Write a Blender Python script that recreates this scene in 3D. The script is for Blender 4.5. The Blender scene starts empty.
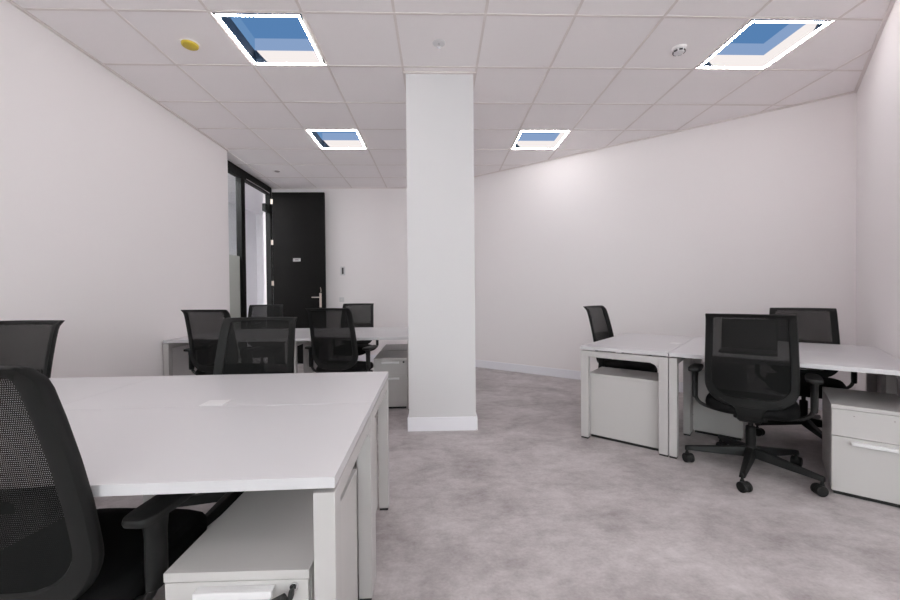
import bpy, bmesh, math, random
from mathutils import Vector, Matrix

random.seed(7)
scene = bpy.context.scene
COL = scene.collection
PI = math.pi
R = math.radians

# ------------------------------------------------------------------ constants (metres)
EYE = 1.145                      # camera height
CEIL = 2.996                     # ceiling height
TILE = 0.6
GX, GY = -2.075, 2.604           # origin of the ceiling tile grid
TOP = 0.730                      # desk height
ANG = R(-41.2)                   # turn of the desks beside the right-hand wall
EV = Vector((math.cos(ANG), math.sin(ANG), 0))
NV = Vector((-EV.y, EV.x, 0))
OV = Vector((1.122, 3.07, 0))


def st(s, t, z=0.0):
    p = OV + EV * s + NV * t
    return Vector((p.x, p.y, z))


# ------------------------------------------------------------------ materials
def new_mat(name):
    m = bpy.data.materials.new(name)
    m.use_nodes = True
    nt = m.node_tree
    b = nt.nodes['Principled BSDF']
    return m, nt, b


def plain(name, col, rough=0.5, metal=0.0, noise=0.0, nscale=40.0, bump=0.0, bscale=200.0, spec=0.5):
    m, nt, b = new_mat(name)
    b.inputs['Roughness'].default_value = rough
    b.inputs['Metallic'].default_value = metal
    b.inputs['Specular IOR Level'].default_value = spec
    b.inputs['Base Color'].default_value = (*col, 1)
    tc = nt.nodes.new('ShaderNodeTexCoord')
    if noise > 0:
        n = nt.nodes.new('ShaderNodeTexNoise')
        n.inputs['Scale'].default_value = nscale
        n.inputs['Detail'].default_value = 4
        nt.links.new(tc.outputs['Object'], n.inputs['Vector'])
        r = nt.nodes.new('ShaderNodeValToRGB')
        r.color_ramp.elements[0].position = 0.3
        r.color_ramp.elements[1].position = 0.7
        r.color_ramp.elements[0].color = (*[c * (1 - noise) for c in col], 1)
        r.color_ramp.elements[1].color = (*[min(1, c * (1 + noise)) for c in col], 1)
        nt.links.new(n.outputs['Fac'], r.inputs['Fac'])
        nt.links.new(r.outputs['Color'], b.inputs['Base Color'])
    if bump > 0:
        n2 = nt.nodes.new('ShaderNodeTexNoise')
        n2.inputs['Scale'].default_value = bscale
        nt.links.new(tc.outputs['Object'], n2.inputs['Vector'])
        bp = nt.nodes.new('ShaderNodeBump')
        bp.inputs['Strength'].default_value = bump
        bp.inputs['Distance'].default_value = 0.002
        nt.links.new(n2.outputs['Fac'], bp.inputs['Height'])
        nt.links.new(bp.outputs['Normal'], b.inputs['Normal'])
    return m


def emit(name, col, strength):
    m = bpy.data.materials.new(name)
    m.use_nodes = True
    nt = m.node_tree
    nt.nodes.clear()
    out = nt.nodes.new('ShaderNodeOutputMaterial')
    e = nt.nodes.new('ShaderNodeEmission')
    e.inputs['Color'].default_value = (*col, 1)
    e.inputs['Strength'].default_value = strength
    nt.links.new(e.outputs[0], out.inputs['Surface'])
    return m


def floor_mat():
    m, nt, b = new_mat('vinyl_floor')
    tc = nt.nodes.new('ShaderNodeTexCoord')
    mp = nt.nodes.new('ShaderNodeMapping')
    mp.inputs['Scale'].default_value = (1.0, 1.15, 1.0)
    mp.inputs['Rotation'].default_value = (0, 0, R(-8))
    nt.links.new(tc.outputs['Object'], mp.inputs['Vector'])

    def noise(scale, detail, rough, vec=mp, dist=0.0):
        n = nt.nodes.new('ShaderNodeTexNoise')
        n.inputs['Scale'].default_value = scale
        n.inputs['Detail'].default_value = detail
        n.inputs['Roughness'].default_value = rough
        n.inputs['Distortion'].default_value = dist
        nt.links.new(vec.outputs['Vector'], n.inputs['Vector'])
        return n

    mp2 = nt.nodes.new('ShaderNodeMapping')
    mp2.inputs['Scale'].default_value = (1.0, 1.45, 1.0)
    nt.links.new(tc.outputs['Object'], mp2.inputs['Vector'])
    a = noise(2.6, 8, 0.62, dist=0.4)
    c = noise(12.0, 7, 0.72, vec=mp2)
    d = noise(70.0, 2, 0.5)

    def math_node(op, x, y):
        k = nt.nodes.new('ShaderNodeMath')
        k.operation = op
        for i, v in enumerate((x, y)):
            if isinstance(v, (int, float)):
                k.inputs[i].default_value = v
            else:
                nt.links.new(v, k.inputs[i])
        return k.outputs[0]
    v = math_node('ADD', math_node('MULTIPLY', a.outputs['Fac'], 0.55), math_node('MULTIPLY', c.outputs['Fac'], 0.33))
    v = math_node('ADD', v, math_node('MULTIPLY', d.outputs['Fac'], 0.12))
    r = nt.nodes.new('ShaderNodeValToRGB')
    r.color_ramp.elements[0].position = 0.36
    r.color_ramp.elements[1].position = 0.63
    r.color_ramp.elements[0].color = FLOOR_DARK
    r.color_ramp.elements[1].color = FLOOR_LIGHT
    nt.links.new(v, r.inputs['Fac'])
    nt.links.new(r.outputs['Color'], b.inputs['Base Color'])
    b.inputs['Roughness'].default_value = 0.55
    b.inputs['Specular IOR Level'].default_value = 0.35
    return m


def mesh_fabric(name, open_x, open_z, px, pz, col):
    """woven mesh: dark yarn with small open holes"""
    m = bpy.data.materials.new(name)
    m.use_nodes = True
    nt = m.node_tree
    b = nt.nodes['Principled BSDF']
    out = nt.nodes['Material Output']
    b.inputs['Base Color'].default_value = (*col, 1)
    b.inputs['Roughness'].default_value = 0.7
    b.inputs['Specular IOR Level'].default_value = 0.15
    tc = nt.nodes.new('ShaderNodeTexCoord')
    sp = nt.nodes.new('ShaderNodeSeparateXYZ')
    nt.links.new(tc.outputs['Object'], sp.inputs[0])

    def mn(op, x, y=None):
        k = nt.nodes.new('ShaderNodeMath')
        k.operation = op
        for i, v in enumerate((x, y)):
            if v is None:
                continue
            if isinstance(v, (int, float)):
                k.inputs[i].default_value = v
            else:
                nt.links.new(v, k.inputs[i])
        return k.outputs[0]
    row = mn('DIVIDE', sp.outputs['Z'], pz)
    shift = mn('MULTIPLY', mn('MODULO', mn('FLOOR', row), 2.0), 0.5)
    fx = mn('FRACT', mn('ADD', mn('DIVIDE', mn('ADD', sp.outputs['X'], 1.0), px), shift))
    fz = mn('FRACT', row)
    hole = mn('MULTIPLY', mn('LESS_THAN', fx, open_x), mn('LESS_THAN', fz, open_z))
    tr = nt.nodes.new('ShaderNodeBsdfTransparent')
    mx = nt.nodes.new('ShaderNodeMixShader')
    nt.links.new(hole, mx.inputs['Fac'])
    nt.links.new(b.outputs[0], mx.inputs[1])
    nt.links.new(tr.outputs[0], mx.inputs[2])
    nt.links.new(mx.outputs[0], out.inputs['Surface'])
    return m


def glass_mat(name, col, rough=0.0, mixf=0.12):
    m = bpy.data.materials.new(name)
    m.use_nodes = True
    nt = m.node_tree
    nt.nodes.clear()
    out = nt.nodes.new('ShaderNodeOutputMaterial')
    t = nt.nodes.new('ShaderNodeBsdfTransparent')
    t.inputs['Color'].default_value = (*col, 1)
    g = nt.nodes.new('ShaderNodeBsdfGlossy')
    g.inputs['Roughness'].default_value = 0.02
    mx = nt.nodes.new('ShaderNodeMixShader')
    mx.inputs['Fac'].default_value = 0.06
    nt.links.new(t.outputs[0], mx.inputs[1])
    nt.links.new(g.outputs[0], mx.inputs[2])
    nt.links.new(mx.outputs[0], out.inputs['Surface'])
    return m


def frosted_mat(name, col):
    m = bpy.data.materials.new(name)
    m.use_nodes = True
    nt = m.node_tree
    nt.nodes.clear()
    out = nt.nodes.new('ShaderNodeOutputMaterial')
    t = nt.nodes.new('ShaderNodeBsdfTranslucent')
    t.inputs['Color'].default_value = (*col, 1)
    d = nt.nodes.new('ShaderNodeBsdfDiffuse')
    d.inputs['Color'].default_value = (*[c * 0.8 for c in col], 1)
    mx = nt.nodes.new('ShaderNodeMixShader')
    mx.inputs['Fac'].default_value = 0.5
    nt.links.new(t.outputs[0], mx.inputs[1])
    nt.links.new(d.outputs[0], mx.inputs[2])
    nt.links.new(mx.outputs[0], out.inputs['Surface'])
    return m


FLOOR_DARK = (0.29, 0.258, 0.258, 1)
FLOOR_LIGHT = (0.58, 0.54, 0.545, 1)
M = {}
M['wall'] = plain('wall_paint', (0.87, 0.836, 0.84), 0.75, bump=0.05, bscale=300, spec=0.25)
M['column'] = plain('column_paint', (0.675, 0.665, 0.675), 0.7, bump=0.05, bscale=300, spec=0.25)
M['tile'] = plain('ceiling_tile', (0.955, 0.92, 0.922), 0.9, noise=0.012, nscale=300, spec=0.1)
M['tbar'] = plain('ceiling_bar', (0.79, 0.735, 0.715), 0.6, spec=0.3)
M['skirting'] = plain('skirting_paint', (0.86, 0.855, 0.90), 0.45)
M['floor'] = floor_mat()
M['laminate'] = plain('white_laminate', (0.585, 0.575, 0.592), 0.33, bump=0.02, bscale=500, spec=0.45)
M['edge'] = plain('white_edge_band', (0.78, 0.78, 0.77), 0.4)
M['steel'] = plain('white_powder_coat', (0.495, 0.478, 0.473), 0.45)
M['ped'] = plain('white_coated_steel', (0.525, 0.508, 0.50), 0.42)
M['lid'] = plain('white_plastic', (0.72, 0.71, 0.72), 0.3)
M['rubber'] = plain('black_rubber', (0.012, 0.012, 0.012), 0.6)
M['plastic'] = plain('black_plastic', (0.011, 0.0113, 0.0113), 0.45, noise=0.05, nscale=60, bump=0.1, bscale=900, spec=0.25)
M['frameplastic'] = plain('charcoal_plastic', (0.0095, 0.0100, 0.0097), 0.5, bump=0.1, bscale=900, spec=0.22)
M['fabric'] = plain('black_upholstery', (0.006, 0.006, 0.0063), 0.9, noise=0.15, nscale=400, bump=0.3, bscale=700, spec=0.15)
M['mesh'] = mesh_fabric('woven_mesh', 0.34, 0.31, 0.0036, 0.0046, (0.012, 0.012, 0.0117))
M['mesh_low'] = mesh_fabric('woven_mesh_dense', 0.34, 0.11, 0.0036, 0.0046, (0.0045, 0.005, 0.0048))
M['tube'] = plain('black_steel_tube', (0.010, 0.010, 0.010), 0.32, spec=0.4)
M['doorblack'] = plain('door_black', (0.0085, 0.0080, 0.0075), 0.6, noise=0.06, nscale=12, spec=0.12)
M['frameblack'] = plain('frame_black', (0.008, 0.0083, 0.008), 0.5, spec=0.2)
M['nickel'] = plain('satin_nickel', (0.72, 0.64, 0.57), 0.35, metal=0.9)
M['chrome'] = plain('chrome', (0.75, 0.75, 0.76), 0.18, metal=1.0)
M['plate'] = plain('number_plate', (0.50, 0.49, 0.49), 0.4)
M['darkgrey'] = plain('dark_grey', (0.04, 0.038, 0.038), 0.5)
M['midgrey'] = plain('mid_grey', (0.33, 0.30, 0.29), 0.5)
M['yellow'] = plain('yellow_plastic', (0.62, 0.47, 0.045), 0.5)
M['glass'] = glass_mat('clear_glass', (0.93, 0.95, 0.94))
M['frost'] = frosted_mat('frosted_film', (0.56, 0.575, 0.545))
M['corridor'] = plain('corridor_paint', (0.86, 0.855, 0.87), 0.75)
M['screen'] = plain('black_screen', (0.006, 0.006, 0.007), 0.25)
M['slab'] = plain('ceiling_void', (0.3, 0.28, 0.27), 0.9)
# surfaces of the sky panels and of the added fill panels
LS = 42.0
M['glow'] = emit('luminous_frame', (1.0, 0.95, 0.945), LS)
M['sun_patch'] = emit('painted_sun_patch', (1.0, 0.93, 0.91), 0.66)  # emission paints the sunlit patch on the inner sides
M['panel'] = emit('fill_diffuser', (1.0, 0.962, 0.965), 4.4)  # glow of the added fill panels
M['navy'] = plain('painted_navy_shade', (0.02, 0.035, 0.06), 0.45)  # shade on the inner sides, put into the colour
M['sky_deep'] = emit('luminous_sky', (0.105, 0.245, 0.50), 0.64)
M['sky_light'] = emit('luminous_sky_side', (0.28, 0.41, 0.66), 0.62)
M['sky_mid'] = emit('luminous_sky_left', (0.15, 0.30, 0.55), 0.64)


# ------------------------------------------------------------------ mesh helpers
def merge(dst, src, mat=None):
    me = bpy.data.meshes.new('tmp')
    src.to_mesh(me)
    src.free()
    if mat is not None:
        me.transform(mat)
    dst.from_mesh(me)
    bpy.data.meshes.remove(me)


def box(bm, lo, hi, bev=0.0, seg=2, mat=None):
    b = bmesh.new()
    bmesh.ops.create_cube(b, size=1.0)
    sx, sy, sz = [hi[i] - lo[i] for i in range(3)]
    for v in b.verts:
        v.co = Vector(((v.co.x + .5) * sx + lo[0], (v.co.y + .5) * sy + lo[1], (v.co.z + .5) * sz + lo[2]))
    if bev > 0:
        bmesh.ops.bevel(b, geom=list(b.edges), offset=bev, segments=seg, profile=0.5, affect='EDGES')
    merge(bm, b, mat)


def prism(bm, poly, z0, z1, bev=0.0):
    b = bmesh.new()
    lo = [b.verts.new((x, y, z0)) for x, y in poly]
    hi = [b.verts.new((x, y, z1)) for x, y in poly]
    b.faces.new(lo[::-1])
    b.faces.new(hi)
    n = len(poly)
    for i in range(n):
        b.faces.new((lo[i], lo[(i + 1) % n], hi[(i + 1) % n], hi[i]))
    bmesh.ops.recalc_face_normals(b, faces=b.faces)
    if bev > 0:
        bmesh.ops.bevel(b, geom=list(b.edges), offset=bev, segments=2, profile=0.5, affect='EDGES')
    merge(bm, b)


def cyl(bm, p0, p1, r0, r1=None, n=20, bev=0.0):
    r1 = r0 if r1 is None else r1
    p0, p1 = Vector(p0), Vector(p1)
    d = p1 - p0
    b = bmesh.new()
    bmesh.ops.create_cone(b, cap_ends=True, segments=n, radius1=r0, radius2=r1, depth=d.length)
    if bev > 0:
        es = [e for e in b.edges if len(e.link_faces) == 2 and any(len(f.verts) > 4 for f in e.link_faces)]
        bmesh.ops.bevel(b, geom=es, offset=bev, segments=2, profile=0.5, affect='EDGES')
    m = Matrix.Translation((p0 + p1) / 2) @ d.to_track_quat('Z', 'Y').to_matrix().to_4x4()
    merge(bm, b, m)


def lathe(bm, prof, n=28, axis_mat=None):
    b = bmesh.new()
    rings = []
    for r, z in prof:
        if r < 1e-6:
            rings.append([b.verts.new((0, 0, z))])
        else:
            rings.append([b.verts.new((r * math.cos(2 * PI * k / n), r * math.sin(2 * PI * k / n), z)) for k in range(n)])
    for a, c in zip(rings, rings[1:]):
        for k in range(n):
            l = (k + 1) % n
            if len(a) == 1 and len(c) == 1:
                continue
            if len(a) == 1:
                b.faces.new((a[0], c[k], c[l]))
            elif len(c) == 1:
                b.faces.new((a[k], a[l], c[0]))
            else:
                b.faces.new((a[k], a[l], c[l], c[k]))
    bmesh.ops.recalc_face_normals(b, faces=b.faces)
    merge(bm, b, axis_mat)


def tube(bm, pts, r, n=10, flat=1.0):
    """tube along a polyline smoothed by the caller"""
    pts = [Vector(p) for p in pts]
    b = bmesh.new()
    rings = []
    up = Vector((0, 1, 0))
    for i, p in enumerate(pts):
        t = (pts[min(i + 1, len(pts) - 1)] - pts[max(i - 1, 0)]).normalized()
        a = up - t * up.dot(t)
        if a.length < 1e-3:
            a = Vector((1, 0, 0)) - t * t.x
        a.normalize()
        c = t.cross(a)
        rings.append([b.verts.new(p + a * (r * math.cos(2 * PI * k / n)) + c * (r * flat * math.sin(2 * PI * k / n))) for k in range(n)])
    for q, w in zip(rings, rings[1:]):
        for k in range(n):
            b.faces.new((q[k], q[(k + 1) % n], w[(k + 1) % n], w[k]))
    b.faces.new(rings[0][::-1])
    b.faces.new(rings[-1])
    bmesh.ops.recalc_face_normals(b, faces=b.faces)
    merge(bm, b)


def smooth_path(ctrl, steps=6):
    c = [Vector(p) for p in ctrl]
    out = []
    for i in range(len(c) - 1):
        p0, p1, p2, p3 = c[max(i - 1, 0)], c[i], c[i + 1], c[min(i + 2, len(c) - 1)]
        for k in range(steps):
            t = k / steps
            out.append(0.5 * ((2 * p1) + (p2 - p0) * t + (2 * p0 - 5 * p1 + 4 * p2 - p3) * t * t + (3 * p1 - p0 - 3 * p2 + p3) * t ** 3))
    out.append(c[-1])
    return out


def obj(name, bm, mat, parent=None, smooth=True, loc=None, rotz=None):
    me = bpy.data.meshes.new(name)
    bm.to_mesh(me)
    bm.free()
    o = bpy.data.objects.new(name, me)
    COL.objects.link(o)
    mats = mat if isinstance(mat, (list, tuple)) else [mat]
    for m in mats:
        me.materials.append(m)
    if smooth:
        me.set_sharp_from_angle(angle=R(38))
        for p in me.polygons:
            p.use_smooth = p.area < 0.0016
    if parent is not None:
        o.parent = parent
    if loc is not None:
        o.location = loc
    if rotz is not None:
        o.rotation_euler = (0, 0, rotz)
    return o


def thing(name, label, cat, loc, rotz=0.0, group=None):
    o = bpy.data.objects.new(name, None)
    o.empty_display_size = 0.1
    COL.objects.link(o)
    o.location = loc
    o.rotation_euler = (0, 0, rotz)
    o['label'] = label
    o['category'] = cat
    if group:
        o['group'] = group
    return o


def struct(name, bm, mat, label=None, cat=None, parent=None, smooth=False):
    o = obj(name, bm, mat, parent, smooth)
    if parent is None:
        o['kind'] = 'structure'
        if label:
            o['label'] = label
            o['category'] = cat
    return o


def wall_seg(bm, a, b, z0, z1, th, side):
    """a vertical slab whose visible face runs a->b; thickness to the given side (+1 left of the direction)"""
    a, b = Vector((*a, 0)), Vector((*b, 0))
    d = (b - a).normalized()
    n = Vector((-d.y, d.x, 0)) * side * th
    prism(bm, [(a.x, a.y), (b.x, b.y), ((b + n).x, (b + n).y), ((a + n).x, (a + n).y)], z0, z1)


# ------------------------------------------------------------------ room shell
LX = -2.655
PX = -2.87                       # glazed partition plane
BY = 6.80
A = (-0.222, BY)
B = (3.882, 3.531)
C = (B[0] - 2.2 * NV.x, B[1] - 2.2 * NV.y)
D = (C[0] + 2.0 * EV.x, C[1] + 2.0 * EV.y)
RY = -3.2
Ept = (D[0], RY)

bm = bmesh.new()
prism(bm, [(-4.2, RY - .2), (D[0] + .2, RY - .2), (D[0] + .2, 7.0), (PX, 7.0), (PX, 9.0), (-4.2, 9.0)], -0.1, 0.0)
struct('floor', bm, M['floor'], 'mottled warm grey vinyl floor with soft cloudy streaks', 'floor')

bm = bmesh.new()
wall_seg(bm, (LX, RY), (LX, 5.05), 0, CEIL + .25, 0.26, 1)
struct('wall_left', bm, M['wall'], 'long plain off-white wall behind the black chairs at the near desks', 'wall')
bm = bmesh.new()
wall_seg(bm, (PX - .12, BY), (A[0] + .1, BY), 0, CEIL + .25, 0.12, 1)
struct('wall_back', bm, M['wall'], 'off-white end wall behind the open black door', 'wall')
bm = bmesh.new()
wall_seg(bm, A, B, 0, CEIL + .25, 0.12, 1)
struct('wall_diagonal', bm, M['wall'], 'slanting bare off-white wall running from the column to the corner', 'wall')
bm = bmesh.new()
wall_seg(bm, B, C, 0, CEIL + .25, 0.12, 1)
struct('wall_right', bm, M['wall'], 'short off-white wall touching the end of the angled desks', 'wall')
bm = bmesh.new()
wall_seg(bm, C, D, 0, CEIL + .25, 0.12, 1)
wall_seg(bm, D, Ept, 0, CEIL + .25, 0.12, 1)
struct('wall_side', bm, M['wall'])

# rear wall with two windows (behind the camera)
bm = bmesh.new()
wins = [(-2.2, 0.3), (0.9, 3.4)]
xs = [LX - .2] + [v for w in wins for v in w] + [D[0] + .2]
Z0, Z1 = 0.85, 2.65
for i in range(0, len(xs), 2):
    box(bm, (xs[i], RY - .25, 0), (xs[i + 1], RY, CEIL + .25))
for w in wins:
    box(bm, (w[0], RY - .25, 0), (w[1], RY, Z0))
    box(bm, (w[0], RY - .25, Z1), (w[1], RY, CEIL + .25))
struct('wall_rear', bm, M['wall'])
for k, w in enumerate(wins):
    bm = bmesh.new()
    f = 0.05
    y0, y1 = RY - .15, RY - .09
    box(bm, (w[0], y0, Z0), (w[0] + f, y1, Z1))
    box(bm, (w[1] - f, y0, Z0), (w[1], y1, Z1))
    box(bm, (w[0] + f, y0, Z0), (w[1] - f, y1, Z0 + f))
    box(bm, (w[0] + f, y0, Z1 - f), (w[1] - f, y1, Z1))
    mid = (w[0] + w[1]) / 2
    box(bm, (mid - .03, y0, Z0 + f), (mid + .03, y1, Z1 - f))
    wo = struct('window_%d' % (k + 1), bm, M['frameblack'])
    bm = bmesh.new()
    box(bm, (w[0] + f, RY - .125, Z0 + f), (mid - .03, RY - .117, Z1 - f))
    box(bm, (mid + .03, RY - .125, Z0 + f), (w[1] - f, RY - .117, Z1 - f))
    struct('pane', bm, M['glass'], parent=wo)

# column
CX0, CX1, CY = -0.257, 0.305, 3.285
bm = bmesh.new()
box(bm, (CX0, CY, 0), (CX1, CY + .56, CEIL + .2))
struct('wall_column', bm, M['column'], 'square off-white column standing in the middle of the room', 'column')

# skirting boards
SK, ST = 0.115, 0.013


def skirt(name, pts, label=None):
    bm = bmesh.new()
    for a, b in zip(pts, pts[1:]):
        a_, b_ = Vector((*a, 0)), Vector((*b, 0))
        d = (b_ - a_).normalized()
        n = Vector((d.y, -d.x, 0)) * ST
        prism(bm, [(a_.x, a_.y), (b_.x, b_.y), ((b_ + n).x, (b_ + n).y), ((a_ + n).x, (a_ + n).y)], 0, SK, bev=0.002)
    struct(name, bm, M['skirting'], label, 'skirting board' if label else None)


skirt('baseboard_left', [(LX, RY), (LX, 5.05)])
skirt('baseboard_back', [(PX + .05, BY), A])
skirt('baseboard_diagonal', [A, B], 'white skirting board along the foot of the slanting wall')
skirt('baseboard_right', [B, C])
bm = bmesh.new()
box(bm, (CX0 - ST, CY - ST, 0), (CX1 + ST, CY, SK), 0.002)
box(bm, (CX0 - ST, CY + .56, 0), (CX1 + ST, CY + .56 + ST, SK), 0.002)
box(bm, (CX0 - ST, CY, 0), (CX0, CY + .56, SK), 0.002)
box(bm, (CX1, CY, 0), (CX1 + ST, CY + .56, SK), 0.002)
struct('baseboard_column', bm, M['skirting'], 'white skirting board around the foot of the column', 'skirting board')

# ------------------------------------------------------------------ ceiling
LIGHTS = [(1, 0), (7, 0), (1, 3), (5, 3), (1, -3), (4, -3), (7, -3), (1, -6), (4, -6), (7, -6), (1, -8), (7, -8)]
LIGHTSET = set(LIGHTS)
bm = bmesh.new()
for i in range(-2, 11):
    for j in range(-10, 8):
        if (i, j) in LIGHTSET:
            continue
        x0, y0 = GX + i * TILE, GY + j * TILE
        box(bm, (x0, y0, CEIL), (x0 + TILE, y0 + TILE, CEIL + .015))
struct('ceiling', bm, M['tile'], 'suspended ceiling of square off-white mineral tiles', 'ceiling')
bm = bmesh.new()
w = 0.009
for i in range(-1, 11):
    x = GX + i * TILE
    box(bm, (x - w, GY - 10 * TILE, CEIL - .003), (x + w, GY + 8 * TILE, CEIL))
for j in range(-9, 8):
    y = GY + j * TILE
    box(bm, (GX - 2 * TILE, y - w, CEIL - .0031), (GX + 11 * TILE, y + w, CEIL - .0001))
struct('trim_1', bm, M['tbar'], 'thin grey grid bars between the ceiling tiles', 'ceiling grid')
bm = bmesh.new()
for a, b in [((LX, RY), (LX, 5.05)), ((PX - .1, BY), A), (A, B), (B, C)]:
    a_, b_ = Vector((*a, 0)), Vector((*b, 0))
    d = (b_ - a_).normalized()
    n = Vector((d.y, -d.x, 0)) * 0.022
    prism(bm, [(a_.x, a_.y), (b_.x, b_.y), ((b_ + n).x, (b_ + n).y), ((a_ + n).x, (a_ + n).y)], CEIL - .012, CEIL - .0005)
for lo, hi in [((CX0 - .02, CY - .02), (CX1 + .02, CY)), ((CX0 - .02, CY), (CX0, CY + .56)), ((CX1, CY), (CX1 + .02, CY + .56))]:
    box(bm, (*lo, CEIL - .012), (*hi, CEIL - .0005))
struct('trim_2', bm, M['tbar'], 'grey edge angle where the ceiling meets the walls', 'ceiling trim')
bm = bmesh.new()
box(bm, (-4.3, RY - .3, CEIL + .25), (D[0] + .3, 9.1, CEIL + .3))
struct('ceiling_slab', bm, M['slab'])


def quad(bm, *pts):
    vs = [bm.verts.new(p) for p in pts]
    bm.faces.new(vs)


def sky_light(i, j, label):
    cx, cy = GX + (i + .5) * TILE, GY + (j + .5) * TILE
    t = thing('ceiling_light', label, 'ceiling light', (cx, cy, CEIL), 0, 'square sky-panel ceiling lights')
    h, q, d1, d2 = 0.272, 0.262, 0.095, 0.19
    bm = bmesh.new()
    for lo, hi in [((-h, -h), (h, -q)), ((-h, q), (h, h)), ((-h, -q), (-q, q)), ((q, -q), (h, q))]:
        box(bm, (*lo, -0.006), (*hi, 0.0))
    obj('light_frame', bm, M['glow'], t, False)['label'] = 'glowing white frame'
    # navy stands for shade: two sides and triangular shadow ends on the sunlit sides
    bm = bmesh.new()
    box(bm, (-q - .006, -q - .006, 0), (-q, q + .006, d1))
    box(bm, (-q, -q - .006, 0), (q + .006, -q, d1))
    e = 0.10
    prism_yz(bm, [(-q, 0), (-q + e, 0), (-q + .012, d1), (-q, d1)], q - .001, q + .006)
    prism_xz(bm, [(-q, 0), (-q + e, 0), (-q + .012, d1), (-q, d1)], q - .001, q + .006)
    obj('shade_side', bm, M['navy'], t, False)['label'] = 'inner side in painted navy shade'
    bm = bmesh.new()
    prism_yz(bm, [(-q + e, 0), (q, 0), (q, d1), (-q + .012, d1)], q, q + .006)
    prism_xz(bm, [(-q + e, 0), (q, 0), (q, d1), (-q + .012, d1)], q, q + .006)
    obj('sun_patch_side', bm, M['sun_patch'], t, False)['label'] = 'painted white sun patch on the inner side'
    bm = bmesh.new()
    box(bm, (-q - .006, q, d1), (q + .006, q + .006, d2))
    box(bm, (q, -q, d1), (q + .006, q, d2))
    obj('sky_side', bm, M['sky_light'], t, False)['label'] = 'pale blue upper side'
    bm = bmesh.new()
    box(bm, (-q - .006, -q, d1), (-q, q, d2))
    box(bm, (-q - .006, -q - .006, d1), (q + .006, -q, d2))
    obj('sky_side', bm, M['sky_mid'], t, False)['label'] = 'mid blue upper side'
    bm = bmesh.new()
    box(bm, (-q - .006, -q - .006, d2), (q + .006, q + .006, d2 + .01))
    obj('sky_panel', bm, M['sky_deep'], t, False)['label'] = 'deep sky-blue panel'
    return t


def prism_yz(bm, poly, y0, y1):
    """poly in (x, z), extruded in y"""
    b = bmesh.new()
    a = [b.verts.new((x, y0, z)) for x, z in poly]
    c = [b.verts.new((x, y1, z)) for x, z in poly]
    b.faces.new(a)
    b.faces.new(c[::-1])
    for k in range(len(poly)):
        l = (k + 1) % len(poly)
        b.faces.new((a[k], c[k], c[l], a[l]))
    bmesh.ops.recalc_face_normals(b, faces=b.faces)
    merge(bm, b)


def prism_xz(bm, poly, x0, x1):
    """poly in (y, z), extruded in x"""
    b = bmesh.new()
    a = [b.verts.new((x0, y, z)) for y, z in poly]
    c = [b.verts.new((x1, y, z)) for y, z in poly]
    b.faces.new(a)
    b.faces.new(c[::-1])
    for k in range(len(poly)):
        l = (k + 1) % len(poly)
        b.faces.new((a[k], c[k], c[l], a[l]))
    bmesh.ops.recalc_face_normals(b, faces=b.faces)
    merge(bm, b)


LIGHT_LABELS = {
    (1, 0): 'large glowing blue sky-panel light in the ceiling beside the yellow disc',
    (7, 0): 'large glowing blue sky-panel light in the ceiling beside the smoke detector and slanting wall',
    (1, 3): 'distant blue sky-panel light in the ceiling left of the column',
    (5, 3): 'distant blue sky-panel light in the ceiling just past the column near the slanting wall',
}
for ij in LIGHTS:
    if ij in LIGHT_LABELS:
        sky_light(*ij, LIGHT_LABELS[ij])
    else:
        x_, y_, z_ = GX + (ij[0] + .5) * TILE, GY + (ij[1] + .5) * TILE, CEIL
        t = thing('fill_panel_light', 'added flat white fill panel on the unseen ceiling behind the viewer', 'ceiling light', (x_, y_, z_), 0, 'added unseen fill panels')  # unseen fill panel added behind the camera to brighten the room
        bm = bmesh.new()
        for lo, hi in [((-.298, -.298), (.298, -.27)), ((-.298, .27), (.298, .298)), ((-.298, -.27), (-.27, .27)), ((.27, -.27), (.298, .27))]:
            box(bm, (*lo, -.006), (*hi, .004))
        obj('light_frame', bm, M['lid'], t, False)
        bm = bmesh.new()
        box(bm, (-.27, -.27, -.002), (.27, .27, .004))
        obj('added_diffuser', bm, M['panel'], t, False)


def tile_centre(i, j):
    return (GX + (i + .5) * TILE, GY + (j + .5) * TILE, CEIL)


# ceiling fittings
t = thing('ceiling_speaker', 'round yellow plastic disc cap on a ceiling tile beside the large light', 'ceiling disc', (-1.804, 2.942, CEIL))
bm = bmesh.new(); lathe(bm, [(0, -.004), (.064, -.004), (.066, 0), (0, 0)]); obj('rim', bm, M['tile'], t)['label'] = 'pale flat rim'
bm = bmesh.new(); lathe(bm, [(0, -.022), (.045, -.022), (.054, -.016), (.056, -.004), (0, -.004)]); obj('cap', bm, M['yellow'], t)['label'] = 'yellow cap'

t = thing('ceiling_sprinkler', 'small white round ceiling sprinkler just in front of the column', 'sprinkler', (0.018, 2.905, CEIL))
bm = bmesh.new(); lathe(bm, [(0, -.003), (.045, -.003), (.048, 0), (0, 0)]); obj('rose', bm, M['lid'], t)
bm = bmesh.new(); lathe(bm, [(0, -.03), (.016, -.03), (.016, -.026), (.006, -.024), (.008, -.003), (0, -.003)]); obj('nozzle', bm, M['chrome'], t)['label'] = 'shiny metal nozzle'

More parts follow.
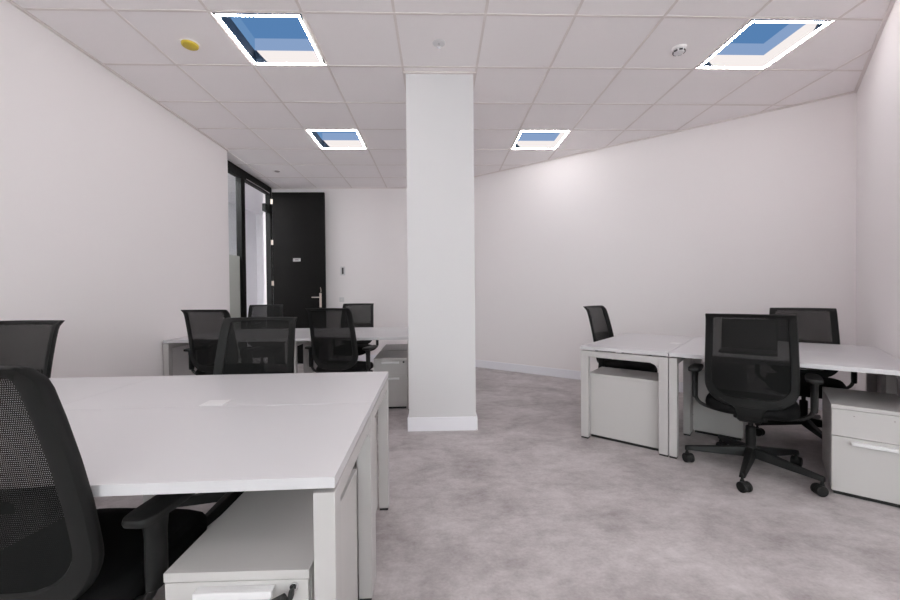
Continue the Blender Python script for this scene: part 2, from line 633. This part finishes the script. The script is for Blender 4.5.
t = thing('smoke_detector', 'round white smoke detector with dark slots on a ceiling tile', 'smoke detector', (1.835, 2.935, CEIL))
bm = bmesh.new(); lathe(bm, [(0, -.012), (.05, -.012), (.052, 0), (0, 0)]); obj('base', bm, M['tile'], t)
bm = bmesh.new(); lathe(bm, [(0, -.042), (.022, -.042), (.036, -.036), (.042, -.022), (.042, -.012), (0, -.012)]); obj('cover', bm, M['lid'], t)
bm = bmesh.new()
for k in range(7):
    a = 2 * PI * k / 7 + 3.6
    mt = Matrix.Rotation(a, 4, 'Z')
    box(bm, (.0365, -.012, -.034), (.0435, .012, -.024), mat=mt)
sl = obj('slot', bm, M['darkgrey'], t, False); sl['label'] = 'dark sensing slots'

t = thing('downlight', 'small flush grey ceiling disc near the black door frame', 'ceiling disc', (-2.375, 5.89, CEIL))
bm = bmesh.new(); lathe(bm, [(0, -.004), (.06, -.004), (.063, 0), (0, 0)]); obj('rim', bm, M['tile'], t)
bm = bmesh.new(); lathe(bm, [(0, -.012), (.028, -.012), (.04, -.004), (0, -.004)]); obj('cap', bm, M['midgrey'], t)['label'] = 'grey centre cap'

# ------------------------------------------------------------------ glazed partition, door, corridor
HB = 2.866                       # underside of the header
bm = bmesh.new()
box(bm, (PX - .05, 5.05, HB), (PX + .03, BY, CEIL - .001), .003)
box(bm, (PX - .05, 5.76, 0), (PX + .03, 5.87, HB), .003)
box(bm, (PX - .05, 6.73, 0), (PX + .03, BY, HB), .003)
box(bm, (PX - .05, 5.05, 0), (PX + .03, 5.10, HB), .003)
box(bm, (PX - .05, 5.10, 0), (PX + .03, 5.76, .06), .003)
fr = struct('window_3', bm, M['frameblack'], 'black framed glazed partition beside the open door', 'glazed partition')
bm = bmesh.new(); box(bm, (PX - .016, 5.10, 1.725), (PX - .006, 5.76, HB))
struct('pane', bm, M['glass'], parent=fr)['label'] = 'clear upper glass'
bm = bmesh.new(); box(bm, (PX - .016, 5.10, .06), (PX - .006, 5.76, 1.725))
struct('frosted_pane', bm, M['frost'], parent=fr)['label'] = 'grey frosted lower glass'
bm = bmesh.new(); box(bm, (PX + .03, 5.90, HB + .012), (PX + .036, 6.70, HB + .022))
struct('track', bm, M['chrome'], parent=fr)['label'] = 'thin silver strip on the header'

DX0, DX1, DY = -2.765, -1.90, 6.62
dr = bpy.data.objects.new('door_1', None)
COL.objects.link(dr)
dr.location = (DX0, DY, 0)
dr['kind'] = 'structure'
dr['label'] = 'tall black door standing open in front of the end wall'
dr['category'] = 'door'


def dpart(name, bm, mat, parent=dr, smooth=True):
    return obj(name, bm, mat, parent, smooth)


W = DX1 - DX0
bm = bmesh.new(); box(bm, (0, 0, .008), (W, .045, 2.875), .002); dpart('leaf', bm, M['doorblack'])
for z in (.28, 1.36, 2.04, 2.72):
    bm = bmesh.new()
    cyl(bm, (-.012, -.008, z - .04), (-.012, -.008, z + .04), .008, n=14)
    box(bm, (-.008, -.004, z - .04), (.014, 0.0, z + .04))
    dpart('hinge', bm, M['nickel'])['label'] = 'silver hinge'
bm = bmesh.new()
hx, hz = .785, 1.12
box(bm, (hx - .018, -.008, hz - .17), (hx + .018, 0, hz + .07), .003)
hd = dpart('handle', bm, M['nickel']); hd['label'] = 'silver lever handle'
bm = bmesh.new()
tube(bm, smooth_path([(hx, -.004, hz), (hx, -.045, hz), (hx - .02, -.055, hz), (hx - .13, -.055, hz)]), .009)
dpart('lever', bm, M['nickel'], hd)
bm = bmesh.new(); tube(bm, smooth_path([(hx + .008, -.006, hz + .08), (hx + .012, -.012, hz + .12), (hx + .004, -.01, hz + .165)]), .004); dpart('hook', bm, M['nickel'], hd)
bm = bmesh.new(); px, pz = .40, 1.748
box(bm, (px - .062, -.006, pz - .026), (px + .062, 0, pz + .026), .002)
pl = dpart('number_plate', bm, M['plate']); pl['label'] = 'small silver number plate'
bm = bmesh.new()
for k in range(3):
    x = px - .02 + k * .02
    for lo, hi in [((x - .007, pz + .006), (x + .007, pz + .010)), ((x - .007, pz - .010), (x + .007, pz - .006)), ((x - .007, pz - .010), (x - .003, pz + .010)), ((x + .003, pz - .010), (x + .007, pz + .010))]:
        box(bm, (lo[0], -.0072, lo[1]), (hi[0], -.006, hi[1]))
dpart('digits', bm, M['darkgrey'], pl, False)['label'] = 'small dark digits'
bm = bmesh.new(); box(bm, (PX - .03, 6.56, 2.555), (PX + .025, 6.73, 2.68), .004); struct('closer_box', bm, M['frameblack'], parent=fr)

# corridor beyond
bm = bmesh.new()
wall_seg(bm, (-4.0, RY), (-4.0, 8.75), 0, CEIL + .25, .12, 1)
wall_seg(bm, (-4.0, 8.75), (PX, 8.75), 0, CEIL + .25, .12, 1)
wall_seg(bm, (PX, 8.75), (PX, 6.92), 0, CEIL + .25, .12, 1)
struct('wall_corridor', bm, M['corridor'], 'bluish white corridor wall seen through the doorway', 'wall')
bm = bmesh.new(); box(bm, (-4.0, RY, CEIL - .04), (PX - .05, 5.0, CEIL + .02)); box(bm, (-4.0, 5.0, CEIL - .04), (PX - .05, 8.75, CEIL + .02))
struct('ceiling_corridor', bm, M['corridor'])
for yy in (3.2, 5.3):  # lamps added out of view to light the corridor
    t = thing('corridor_fill_light', 'added unseen ceiling panel lamp brightening the corridor', 'ceiling light', (-3.45, yy, CEIL - .04), 0, 'added unseen corridor lamps')
    bm = bmesh.new(); box(bm, (-.3, -.2, -.02), (.3, .2, 0), .003); obj('added_lamp_frame', bm, M['lid'], t)
    bm = bmesh.new(); box(bm, (-.27, -.17, -.024), (.27, .17, -.02)); obj('added_diffuser', bm, emit('corridor_fill_glow', (0.97, 0.97, 1.0), 48.0), t, False)

# wall switch
t = thing('wall_switch', 'small dark switch on the end wall next to the black door', 'switch', (-1.648, BY, 1.569))
bm = bmesh.new(); box(bm, (-.04, -.008, -.075), (.04, 0, .075), .003); obj('plate', bm, M['column'], t)
bm = bmesh.new(); box(bm, (-.014, -.016, -.055), (.016, -.008, .055), .002); obj('rocker', bm, M['darkgrey'], t)['label'] = 'dark grey key'
t = thing('wall_socket', 'small pale wall socket low on the end wall above a black chair', 'socket', (-1.671, BY, 1.075))
bm = bmesh.new(); box(bm, (-.04, -.008, -.04), (.04, 0, .04), .003); obj('plate', bm, M['column'], t)
bm = bmesh.new(); lathe(bm, [(0, 0), (.008, 0), (.008, .004), (0, .004)], 14, Matrix.Translation((0, -.008, 0)) @ Matrix.Rotation(PI / 2, 4, 'X')); obj('pin', bm, M['tbar'], t)


# ------------------------------------------------------------------ desks
def make_desk(label, loc, rotz, L, Dp=0.618, lid=None, group=None, on_cabinet=False):
    """local frame: user sits on the -Y side, front edge y=0, rear edge y=Dp, x in -L/2..L/2"""
    t = thing('desk', label, 'desk', loc, rotz, group)
    g = 0.0006
    x0, x1 = -L / 2 + g, L / 2 - g
    bm = bmesh.new()
    box(bm, (x0, g, TOP - .026), (x1, Dp - g, TOP), .0009)
    obj('tabletop', bm, M['laminate'], t)
    zt = TOP - .036
    for sx in (-1, 1):
        xa, xb = (x0, x0 + .05) if sx < 0 else (x1 - .05, x1)
        for ya, yb in ((g, .06), (Dp - .06, Dp - g)):
            if on_cabinet and sx > 0 and ya < .03:
                continue        # this corner is carried by the wall and the cabinet below
            bm = bmesh.new()
            box(bm, (xa, ya, .012), (xb, yb, zt), .0025)
            lg = obj('leg', bm, M['steel'], t)
            bm = bmesh.new()
            box(bm, (xa + .003, ya + .003, 0), (xb - .003, yb - .003, .012))
            obj('foot', bm, M['rubber'], lg, False)['label'] = 'black foot'
        bm = bmesh.new()
        box(bm, (xa + .002, .06, zt - .046), (xb - .002, Dp - .06, zt), .002)
        # small corner gussets of the end frame
        prism_xz(bm, [(Dp - .0605, zt - .046), (Dp - .0605, zt - .075), (Dp - .105, zt - .046)], xa + .004, xb - .004)
        rl = obj('rail', bm, M['steel'], t)
        for yy in (.12, Dp - .12):
            bm = bmesh.new()
            cyl(bm, ((xa + xb) / 2, yy, zt), ((xa + xb) / 2, yy, TOP - .026), .012, n=12)
            obj('spacer', bm, M['darkgrey'], rl)
    bm = bmesh.new()
    box(bm, (x0 + .05, Dp - .12, zt - .045), (x1 - .05, Dp - .08, zt - .004), .002)
    obj('beam', bm, M['steel'], t)
    if lid is not None:
        lx, ly = lid
        bm = bmesh.new()
        box(bm, (lx - .043, ly - .038, TOP - .001), (lx + .043, ly + .038, TOP + .0035), .0015)
        box(bm, (lx - .040, ly + .025, TOP + .0035), (lx + .040, ly + .030, TOP + .0042))
        obj('cable_lid', bm, M['lid'], t)['label'] = 'white cable outlet lid'
    return t


# near cluster (fills the space up to the left wall), two deep
NA = R(1.7)
NL = 1.2


def nearp(x, y):
    """point of the near block: x to the left of and y behind its right front corner"""
    c, q = math.cos(NA), math.sin(NA)
    return (-.241 - x * c - y * q, .897 - x * q + y * c, 0)


GN, GB, GR = 'white desks of the nearest block', 'white desks of the block by the door', 'white desks of the angled block'
make_desk('white desk nearest the viewer with a low drawer cabinet under its end', nearp(NL / 2, 0), NA, NL, group=GN)
make_desk('white desk in the nearest block between the wall and the big mesh chair', nearp(NL * 1.5, 0), NA, NL, group=GN)
make_desk('white desk with a cable lid, far half of the nearest block', nearp(NL / 2, 1.238), NA + PI, NL, lid=(0.010, .575), group=GN)
make_desk('white desk by the left wall, far half of the nearest block', nearp(NL * 1.5, 1.238), NA + PI, NL, group=GN)
NX1 = -.24
cR, cL = NX1 - NL / 2, NX1 - NL * 1.5
# far cluster by the door
FA = R(1.5)
FL_ = 1.19


def farp(x, y):
    c, q = math.cos(FA), math.sin(FA)
    return (-.262 - x * c - y * q, 3.875 - x * q + y * c, 0)


make_desk('white desk beside the column with a drawer cabinet, front half of door block', farp(FL_ / 2, 0), FA, FL_, group=GB)
make_desk('white desk against the left wall, front half of the block by the door', farp(FL_ * 1.5, 0), FA, FL_, group=GB)
make_desk('white desk with a cable lid beside the column, rear half of the door block', farp(FL_ / 2, 1.238), FA + PI, FL_, lid=(0.04, .565), group=GB)
make_desk('white desk by the left wall, rear half of the block by the door', farp(FL_ * 1.5, 1.238), FA + PI, FL_, group=GB)
# angled cluster by the right wall
aE = ANG
make_desk('white desk set crosswise at the end of the angled block', st(0, .62), ANG - PI / 2, 1.24, .618, lid=(0.03, .565), group=GR)
RL = 1.15
make_desk('white desk with the laptop, drawer cabinet at its wall end', st(.622 + RL / 2, 0), ANG, RL, group=GR, on_cabinet=True)
make_desk('white desk behind the laptop desk, against the slanting wall side', st(.622 + RL / 2, 1.238), ANG + PI, RL, group=GR)


# ------------------------------------------------------------------ pedestals
def make_pedestal(label, loc, rotz, handle1=True, key=False, keyside=1):
    """front face at y=0 looking to -Y, x in -W/2..W/2"""
    Wd, Dp, H = 0.33, 0.525, 0.51
    t = thing('drawer_cabinet', label, 'drawer cabinet', loc, rotz, 'white two-drawer cabinets')
    bm = bmesh.new(); box(bm, (-Wd / 2 + .012, .02, 0), (Wd / 2 - .012, Dp - .012, .022)); obj('plinth', bm, M['rubber'], t, False)['label'] = 'black plinth'
    bm = bmesh.new(); box(bm, (-Wd / 2, .020, .022), (Wd / 2, Dp, H - .022), .0015); obj('body', bm, M['ped'], t)
    bm = bmesh.new(); box(bm, (-Wd / 2 - .001, -.001, H - .0215), (Wd / 2 + .001, Dp + .001, H), .0015); obj('top_panel', bm, M['ped'], t)
    zs = [(.024, .3335, True), (.3365, H - .0235, handle1)]
    for k, (za, zb, hnd) in enumerate(zs):
        bm = bmesh.new(); box(bm, (-Wd / 2 + .0015, 0, za), (Wd / 2 - .0015, .0195, zb), .0015)
        d = obj('drawer', bm, M['ped'], t)
        hz_ = zb - (.018 if k == 1 else .026)
        if hnd:
            bm = bmesh.new()
            b = bmesh.new()
            box(b, (-.088, -.024, hz_ - .009), (.088, -.014, hz_ + .009), .003)
            box(b, (-.088, -.016, hz_ + .004), (.088, 0.0, hz_ + .009), .002)
            merge(bm, b)
            obj('handle', bm, M['lid'], d)
        else:
            bm = bmesh.new()
            for x in (-.075, .075):
                cyl(bm, (x, .002, hz_ - .012), (x, -.0006, hz_ - .012), .0035, n=10)
            obj('screw_hole', bm, M['midgrey'], d)['label'] = 'two empty screw holes where a handle was'
        if k == 1:
            lx = keyside * .132
            bm = bmesh.new(); cyl(bm, (lx, .002, hz_ + .004), (lx, -.006, hz_ + .004), .010, n=18, bev=.001)
            lk = obj('lock', bm, M['chrome'] if key else M['darkgrey'], d)
            if key:
                bm = bmesh.new()
                box(bm, (lx - .0015, -.020, hz_ - .001), (lx + .0015, -.006, hz_ + .009))
                cyl(bm, (lx - .004, -.022, hz_ - .0035 + .004), (lx + .004, -.022, hz_ + .004 - .0035), .011, n=16, bev=.001)
                b = bmesh.new()
                box(b, (-.012, -.006, -.040), (.012, .006, .012), .004)
                merge(bm, b, Matrix.Translation((lx - .016, -.030, hz_ - .006)) @ Matrix.Rotation(R(58), 4, 'Y') @ Matrix.Rotation(R(12), 4, 'X'))
                obj('key', bm, M['rubber'], lk)['label'] = 'black-headed key'
    return t


PW = 0.33
make_pedestal('white drawer cabinet nearest the viewer with a black key, under the near desk end', (-.307 - PW / 2, .909, 0), 0, True, True)
make_pedestal('white drawer cabinet under the far half of the nearest desk block', (-.334 - PW / 2, 2.09, 0), PI)
make_pedestal('white drawer cabinet with two handles beside the foot of the column', (-.325 - PW / 2, 3.93, 0), FA)
make_pedestal('white drawer cabinet behind the one beside the column', (-.355 - PW / 2, 5.075, 0), PI + FA)
make_pedestal('white drawer cabinet showing its side panel, key on its far corner, in the crosswise desk', st(.035, .065 + PW / 2), ANG - PI / 2, True, True)
make_pedestal('white drawer cabinet missing its top handle, beside the black chair at the wall', st(1.434 + PW / 2, 0.016), ANG, False)
make_pedestal('white drawer cabinet in shade under the desks, behind the black five-star chair base', st(.675 + PW / 2, 1.20), ANG + PI)

# ------------------------------------------------------------------ laptop seen through the mesh chair back
LPT = st(1.045, .195, TOP)
t = thing('laptop', 'open black laptop on the angled desk behind the mesh chair back', 'laptop', LPT, ANG)
bm = bmesh.new(); box(bm, (-.158, 0, 0.001), (.158, .215, .017), .003); lb = obj('base', bm, M['plastic'], t)
bm = bmesh.new()
for r_ in range(5):
    for c_ in range(12):
        box(bm, (-.14 + c_ * .0235, .095 + r_ * .021, .017), (-.14 + c_ * .0235 + .02, .095 + r_ * .021 + .0175, .0185))
obj('keyboard', bm, M['darkgrey'], lb, False)
bm = bmesh.new()
mt = Matrix.Translation((0, .215, .014)) @ Matrix.Rotation(R(-15), 4, 'X')
box(bm, (-.158, -.004, 0), (.158, .004, .215), .002, mat=mt)
sc_ = obj('lid', bm, M['plastic'], t)
bm = bmesh.new(); box(bm, (-.15, -.005, .01), (.15, -.004, .207), mat=mt); obj('screen', bm, M['screen'], sc_, False)

# ------------------------------------------------------------------ chairs
HT, HBm = 1.018, 0.452


def interp(tab, v):
    if v <= tab[0][0]:
        return tab[0][1]
    for (a, fa), (b, fb) in zip(tab, tab[1:]):
        if v <= b:
            k = (v - a) / (b - a)
            k = k * k * (3 - 2 * k) if False else k
            return fa + (fb - fa) * k
    return tab[-1][1]


YB = [(.44, -.205), (.50, -.212), (.56, -.219), (.62, -.227), (.70, -.240), (.80, -.260), (.90, -.284), (.96, -.301), (.985, -.309), (1.0, -.316), (1.010, -.325), (1.018, -.335), (1.03, -.345)]
WB = [(.44, .226), (.60, .228), (.70, .226), (.80, .222), (.90, .217), (1.02, .211)]


def surf(x, h, off=0.0):
    k = 0.040 if h < .98 else 0.040 - (h - .98) * .5
    return Vector((x, interp(YB, h) + k * (x / .235) ** 2 + off, h))


def contour(ins_side, ins_top, ins_bot, rt, rb):
    """closed outline in (x, h) starting at the top middle, clockwise"""
    top, bot = HT - ins_top, HBm + ins_bot
    half = []
    wt = interp(WB, top - rt) - ins_side
    wb = interp(WB, bot + rb) - ins_side
    for k in range(9):
        f = k / 8
        half.append((f * (wt - rt), top + .0015 * (1 - f * f)))
    for k in range(1, 6):
        a = PI / 2 * (1 - k / 5)
        half.append((wt - rt + rt * math.cos(a), top - rt + rt * math.sin(a)))
    for k in range(1, 20):
        h = (top - rt) + (bot + rb - top + rt) * k / 19
        half.append((interp(WB, h) - ins_side, h))
    for k in range(1, 11):
        a = -PI / 2 * k / 10
        half.append((wb - rb + rb * math.cos(a), bot + rb + rb * math.sin(a)))
    for k in range(1, 9):
        f = 1 - k / 8
        half.append((f * (wb - rb), bot - .004 * (1 - f)))
    left = [(-x, h) for x, h in half[1:-1]][::-1]
    return half + left


SIDE, TOPW, BOTW = .042, .022, .060


def back_frame_bm():
    bm = bmesh.new()
    oc = contour(0, 0, 0, .006, .135)
    ic = contour(SIDE, TOPW, BOTW, .016, .095)
    prof = [(0, -.002), (.10, -.011), (.5, -.013), (.9, -.009), (1, -.002), (1, .005), (.85, .009), (.4, .012), (.08, .017), (0, .010)]
    rings = []
    for (xo, ho), (xi, hi) in zip(oc, ic):
        ring = []
        for f, off in prof:
            x, h = xo + (xi - xo) * f, ho + (hi - ho) * f
            ring.append(bm.verts.new(surf(x, h, off)))
        rings.append(ring)
    n, m = len(rings), len(prof)
    for a in range(n):
        b = (a + 1) % n
        for k in range(m):
            l = (k + 1) % m
            bm.faces.new((rings[a][k], rings[b][k], rings[b][l], rings[a][l]))
    bmesh.ops.recalc_face_normals(bm, faces=bm.faces)
    return bm


def inner_half(h, rb=.095):
    bot = HBm + BOTW
    w = interp(WB, h) - SIDE
    if h < bot + rb:
        wb = interp(WB, bot + rb) - SIDE
        d = bot + rb - h
        w = (wb - rb) + math.sqrt(max(rb * rb - d * d, 0))
    return w


def panel_bm(h0, h1, off, rows, extra=.005):
    bm = bmesh.new()
    grid = []
    nx = 16
    for r_ in range(rows + 1):
        h = h0 + (h1 - h0) * r_ / rows
        w = inner_half(h) + extra
        grid.append([bm.verts.new(surf(-w + 2 * w * c / nx, h, off)) for c in range(nx + 1)])
    for r_ in range(rows):
        for c in range(nx):
            bm.faces.new((grid[r_][c], grid[r_][c + 1], grid[r_ + 1][c + 1], grid[r_ + 1][c]))
    return bm


HMID = .755


def strip(bm, stations, th):
    """a solid strap through (half_width, y, z) stations, thickness along the local normal"""
    pts = [Vector((0, y, z)) for w, y, z in stations]
    rings = []
    for i, (w, y, z) in enumerate(stations):
        tg = (pts[min(i + 1, len(pts) - 1)] - pts[max(i - 1, 0)]).normalized()
        nn = Vector((1, 0, 0)).cross(tg).normalized() * th / 2
        p = pts[i]
        e = th * .3
        ring = []
        for x, s in ((-w, -.4), (-w + e, -1), (w - e, -1), (w, -.4), (w, .4), (w - e, 1), (-w + e, 1), (-w, .4)):
            ring.append(bm.verts.new(p + Vector((x, 0, 0)) + nn * s))
        rings.append(ring)
    for a, b in zip(rings, rings[1:]):
        for k in range(8):
            l = (k + 1) % 8
            bm.faces.new((a[k], a[l], b[l], b[k]))
    bm.faces.new(rings[0][::-1]); bm.faces.new(rings[-1])
    bmesh.ops.recalc_face_normals(bm, faces=bm.faces)


def seat_bm():
    bm = bmesh.new()
    layers = [(.80, .395), (.93, .398), (.985, .410), (1.0, .430), (.99, .448), (.95, .462), (.86, .470), (.6, .472), (.3, .470), (0.0, .469)]
    n = 48
    hw, y0, y1 = .238, -.205, .262
    cy, hd = (y0 + y1) / 2, (y1 - y0) / 2
    rings = []
    for s, z in layers:
        if s == 0:
            rings.append([bm.verts.new((0, cy, z))])
            continue
        ring = []
        for k in range(n):
            a = 2 * PI * k / n
            ca, sa = math.cos(a), math.sin(a)
            p = 4.2
            x = hw * s * abs(ca) ** (2 / p) * (1 if ca >= 0 else -1)
            y = hd * s * abs(sa) ** (2 / p) * (1 if sa >= 0 else -1)
            x *= 1 - .06 * max(0, y / hd)
            zz = z
            if y > .5 * hd:
                zz -= .035 * ((y / hd - .5) / .5) ** 2
            if y > 0:
                zz = max(zz, .372)
            ring.append(bm.verts.new((x, cy + y, zz)))
        rings.append(ring)
    for a, b in zip(rings, rings[1:]):
        for k in range(n):
            l = (k + 1) % n
            if len(b) == 1:
                bm.faces.new((a[k], a[l], b[0]))
            else:
                bm.faces.new((a[k], a[l], b[l], b[k]))
    bm.faces.new(rings[0][::-1])
    bmesh.ops.recalc_face_normals(bm, faces=bm.faces)
    return bm


ARM_X, ARM_Y, PAD_Z = .292, -.105, .668


def arm_tube_bm(s):
    bm = bmesh.new()
    tube(bm, smooth_path([(s * .05, -.06, .372), (s * .13, -.075, .378), (s * .215, -.09, .396), (s * .262, -.10, .418), (s * .284, ARM_Y, .450), (s * ARM_X, ARM_Y, .50), (s * ARM_X, ARM_Y, .56)]), .0115, 12)
    return bm


def arm_post_bm(s):
    bm = bmesh.new()
    prof = []
    b = bmesh.new()
    lathe(b, [(0, .452), (.016, .452), (.0205, .458), (.0215, .49), (.0215, .58), (.025, .622), (.033, .632), (0, .632)], 24)
    for v in b.verts:
        v.co.x *= 0.82
        v.co.y *= 1.38
        v.co.x += s * ARM_X
        v.co.y += ARM_Y
    merge(bm, b)
    return bm


def arm_pad_bm(s):
    bm = bmesh.new()
    b = bmesh.new()
    n = 40
    hw, hl = .039, .125
    layers = [(.80, .628), (.93, .630), (1.0, .636), (1.0, .641), (.95, .647), (.80, .650), (.4, .651)]
    rings = []
    for sc, z in layers:
        ring = []
        for k in range(n):
            a = 2 * PI * k / n
            ca, sa = math.cos(a), math.sin(a)
            x = hw * abs(ca) ** .5 * (1 if ca >= 0 else -1)
            y = hl * abs(sa) ** .42 * (1 if sa >= 0 else -1)
            d = (1 - sc) * hw
            x -= d * ca
            y -= d * sa
            if sc < .5:
                x, y = hw * .4 * x / hw, y * .75
            x *= 1 - .12 * max(0, y / hl)
            ring.append(b.verts.new((x + s * ARM_X, y + ARM_Y + .055, z)))
        rings.append(ring)
    for q, w_ in zip(rings, rings[1:]):
        for k in range(n):
            b.faces.new((q[k], q[(k + 1) % n], w_[(k + 1) % n], w_[k]))
    b.faces.new(rings[0][::-1]); b.faces.new(rings[-1])
    bmesh.ops.recalc_face_normals(b, faces=b.faces)
    merge(bm, b)
    return bm


def spoke_bm(a):
    bm = bmesh.new()
    b = bmesh.new()
    st_ = [(.020, .030, .098, .158), (.09, .029, .094, .148), (.20, .024, .088, .130), (.325, .018, .082, .112), (.362, .016, .078, .106)]
    rings = []
    for r_, w_, z0, z1 in st_:
        rings.append([b.verts.new((r_, -w_, z0)), b.verts.new((r_, w_, z0)), b.verts.new((r_, w_ * .6, z1)), b.verts.new((r_, -w_ * .6, z1))])
    for q, v in zip(rings, rings[1:]):
        for k in range(4):
            b.faces.new((q[k], q[(k + 1) % 4], v[(k + 1) % 4], v[k]))
    b.faces.new(rings[0][::-1]); b.faces.new(rings[-1])
    bmesh.ops.recalc_face_normals(b, faces=b.faces)
    bmesh.ops.bevel(b, geom=list(b.edges), offset=.004, segments=2, profile=.5, affect='EDGES')
    merge(bm, b, Matrix.Rotation(a, 4, 'Z'))
    return bm


def caster_bm(a, spin):
    bm = bmesh.new()
    b = bmesh.new()
    cyl(b, (0, 0, .05), (0, 0, .095), .008, n=12)
    for s in (-1, 1):
        cyl(b, (.014, s * .006, .030), (.014, s * .027, .030), .030, n=24, bev=.004)
    # hood
    c = bmesh.new()
    cyl(c, (.012, -.016, .030), (.012, .016, .030), .0295, n=24, bev=.003)
    merge(b, c)
    cyl(b, (0, 0, .045), (0, 0, .066), .014, .010, n=16)
    merge(bm, b, Matrix.Rotation(a, 4, 'Z') @ Matrix.Translation((.350, 0, 0)) @ Matrix.Rotation(spin, 4, 'Z'))
    return bm


def make_chair(label, loc, rotz):
    t = thing('office_chair', label, 'chair', loc, rotz, 'black mesh office chairs')
    t.rotation_mode = 'XYZ'
    bm = bmesh.new()
    lathe(bm, [(0, .098), (.030, .098), (.036, .106), (.036, .150), (.028, .166), (0, .166)], 24)
    base = obj('base', bm, M['plastic'], t)
    for k in range(5):
        a = 2 * PI * k / 5
        sp_ = obj('leg', spoke_bm(a), M['plastic'], t)
        obj('caster', caster_bm(a, random.uniform(0, 6.28)), M['plastic'], sp_)
    bm = bmesh.new()
    lathe(bm, [(0, .15), (.027, .15), (.027, .285), (.022, .29), (.014, .292), (.014, .375), (0, .375)], 20)
    obj('gas_lift', bm, M['plastic'], t)
    bm = bmesh.new()
    box(bm, (-.085, -.11, .352), (.085, .12, .396), .01)
    box(bm, (-.125, -.02, .372), (.125, .09, .397), .006)
    mech = obj('mechanism', bm, M['plastic'], t)
    bm = bmesh.new()
    tube(bm, [(.08, .05, .372), (.17, .05, .366), (.235, .05, .362)], .005, 8)
    box(bm, (.215, .035, .356), (.255, .065, .368), .003)
    obj('lever', bm, M['plastic'], mech)
    obj('seat', seat_bm(), M['fabric'], t)
    fr_ = obj('back_frame', back_frame_bm(), M['frameplastic'], t)
    bm = bmesh.new()
    strip(bm, [(.150, -.203, .492), (.120, -.203, .474), (.086, -.203, .456), (.070, -.202, .436), (.065, -.198, .405), (.062, -.186, .376), (.056, -.150, .360), (.046, -.08, .360)], .022)
    obj('back_bracket', bm, M['frameplastic'], fr_)
    obj('back_mesh', panel_bm(HMID, HT - TOPW + .003, -.002, 14), M['mesh'], t)
    obj('lower_mesh', panel_bm(HBm + BOTW - .002, HMID, -.002, 16), M['mesh_low'], t)['label'] = 'denser black lower mesh'
    for s in (-1, 1):
        am = obj('armrest', arm_tube_bm(s), M['tube'], t)
        obj('arm_post', arm_post_bm(s), M['plastic'], am)
        obj('arm_pad', arm_pad_bm(s), M['fabric'] if False else M['plastic'], am)
    return t


def copy_tree(o, parent=None):
    c = o.copy()
    COL.objects.link(c)
    if parent is not None:
        c.parent = parent
    for ch in list(o.children):
        copy_tree(ch, c)
    return c


LOWER = ('base', 'leg', 'gas_lift')


def place(root, label, loc, rotz, base_turn=0.0, lift=0.0):
    root['label'] = label
    root.location = loc
    root.rotation_euler = (0, 0, rotz)
    for ch in root.children:
        nm = ch.name.split('.')[0]
        if nm in ('base', 'leg', 'gas_lift'):
            ch.rotation_euler = (0, 0, base_turn)
            if nm == 'gas_lift':
                ch.location = (0, 0, lift * .5)
        else:
            ch.location = (0, 0, lift)


proto = make_chair('x', (0, 0, 0), 0)
CH = [
    # label, hub position, heading (direction the sitter looks, 0 = +Y), base turn, lift
    ('large black mesh office chair closest to the viewer, pushed in at the near desk', (-.966, 1.075, 0), R(-4), R(38), .0),
    ('black mesh office chair by the left wall behind the nearest desks, facing the viewer', (-2.335, 1.965, 0), R(180), R(40), .0),
    ('dark mesh chair across the nearest desks, facing the viewer, away from the wall', (-1.06, 2.06, 0), R(180), R(10), .0),
    ('mesh chair near the left wall with its back to the viewer, desks by the door', (-2.01, 3.78, 0), R(-8), R(30), .014),
    ('black mesh office chair with armrests, back to the viewer, between the column and the door', (-.915, 3.80, 0), R(-14), R(19), .016),
    ('black mesh office chair in front of the black door, at the rear of the desks', (-2.30, 5.14, 0), R(192), R(0), .010),
    ('black mesh office chair below the wall switch, between door and column', (-1.125, 5.17, 0), R(178), R(25), .015),
    ('black mesh office chair with its back to the viewer at the laptop desk', tuple(st(1.070, .094)), ANG, R(152.5) - ANG, .0),
    ('black mesh office chair in the corner, facing the viewer across the laptop desk', tuple(st(1.367, 1.12)), ANG + PI, R(36), -.012),
    ('black chair seen side-on at the crosswise desk before the slanting wall', tuple(st(.070, .945)), ANG - PI / 2 - R(4), R(15), .0),
]
for k, (lab, loc, rz, bt, lift) in enumerate(CH):
    root = proto if k == 0 else copy_tree(proto)
    place(root, lab, loc, rz, bt, lift)

# ------------------------------------------------------------------ daylight
wd = bpy.data.worlds.new('World')
scene.world = wd
wd.use_nodes = True
bg = wd.node_tree.nodes['Background']
bg.inputs['Color'].default_value = (0.93, 0.98, 1.0, 1)
bg.inputs['Strength'].default_value = 5.0

# ------------------------------------------------------------------ camera
f_px, yaw, pitch, roll = 391.145, 0.0288250, -0.0136491, -0.00840198
fw = Vector((math.sin(yaw) * math.cos(pitch), math.cos(yaw) * math.cos(pitch), math.sin(pitch)))
rt = Vector((math.cos(yaw), -math.sin(yaw), 0))
up = rt.cross(fw)
r2 = rt * math.cos(roll) + up * math.sin(roll)
u2 = -rt * math.sin(roll) + up * math.cos(roll)
cam = bpy.data.cameras.new('camera')
co = bpy.data.objects.new('camera', cam)
COL.objects.link(co)
mw = Matrix((r2, u2, -fw)).transposed().to_4x4()
mw.translation = Vector((0, 0, EYE))
co.matrix_world = mw
cam.sensor_width = 36
cam.lens = f_px / 900 * 36
cam.clip_start = 0.05
scene.camera = co

scene.view_settings.view_transform = 'Standard'
scene.view_settings.look = 'None'
scene.view_settings.gamma = 1
scene.view_settings.exposure = 0.49
scene.view_settings.use_curve_mapping = False
scene.cycles.max_bounces = 14
scene.cycles.diffuse_bounces = 10
scene.cycles.transparent_max_bounces = 16
scene.cycles.sample_clamp_indirect = 6.0
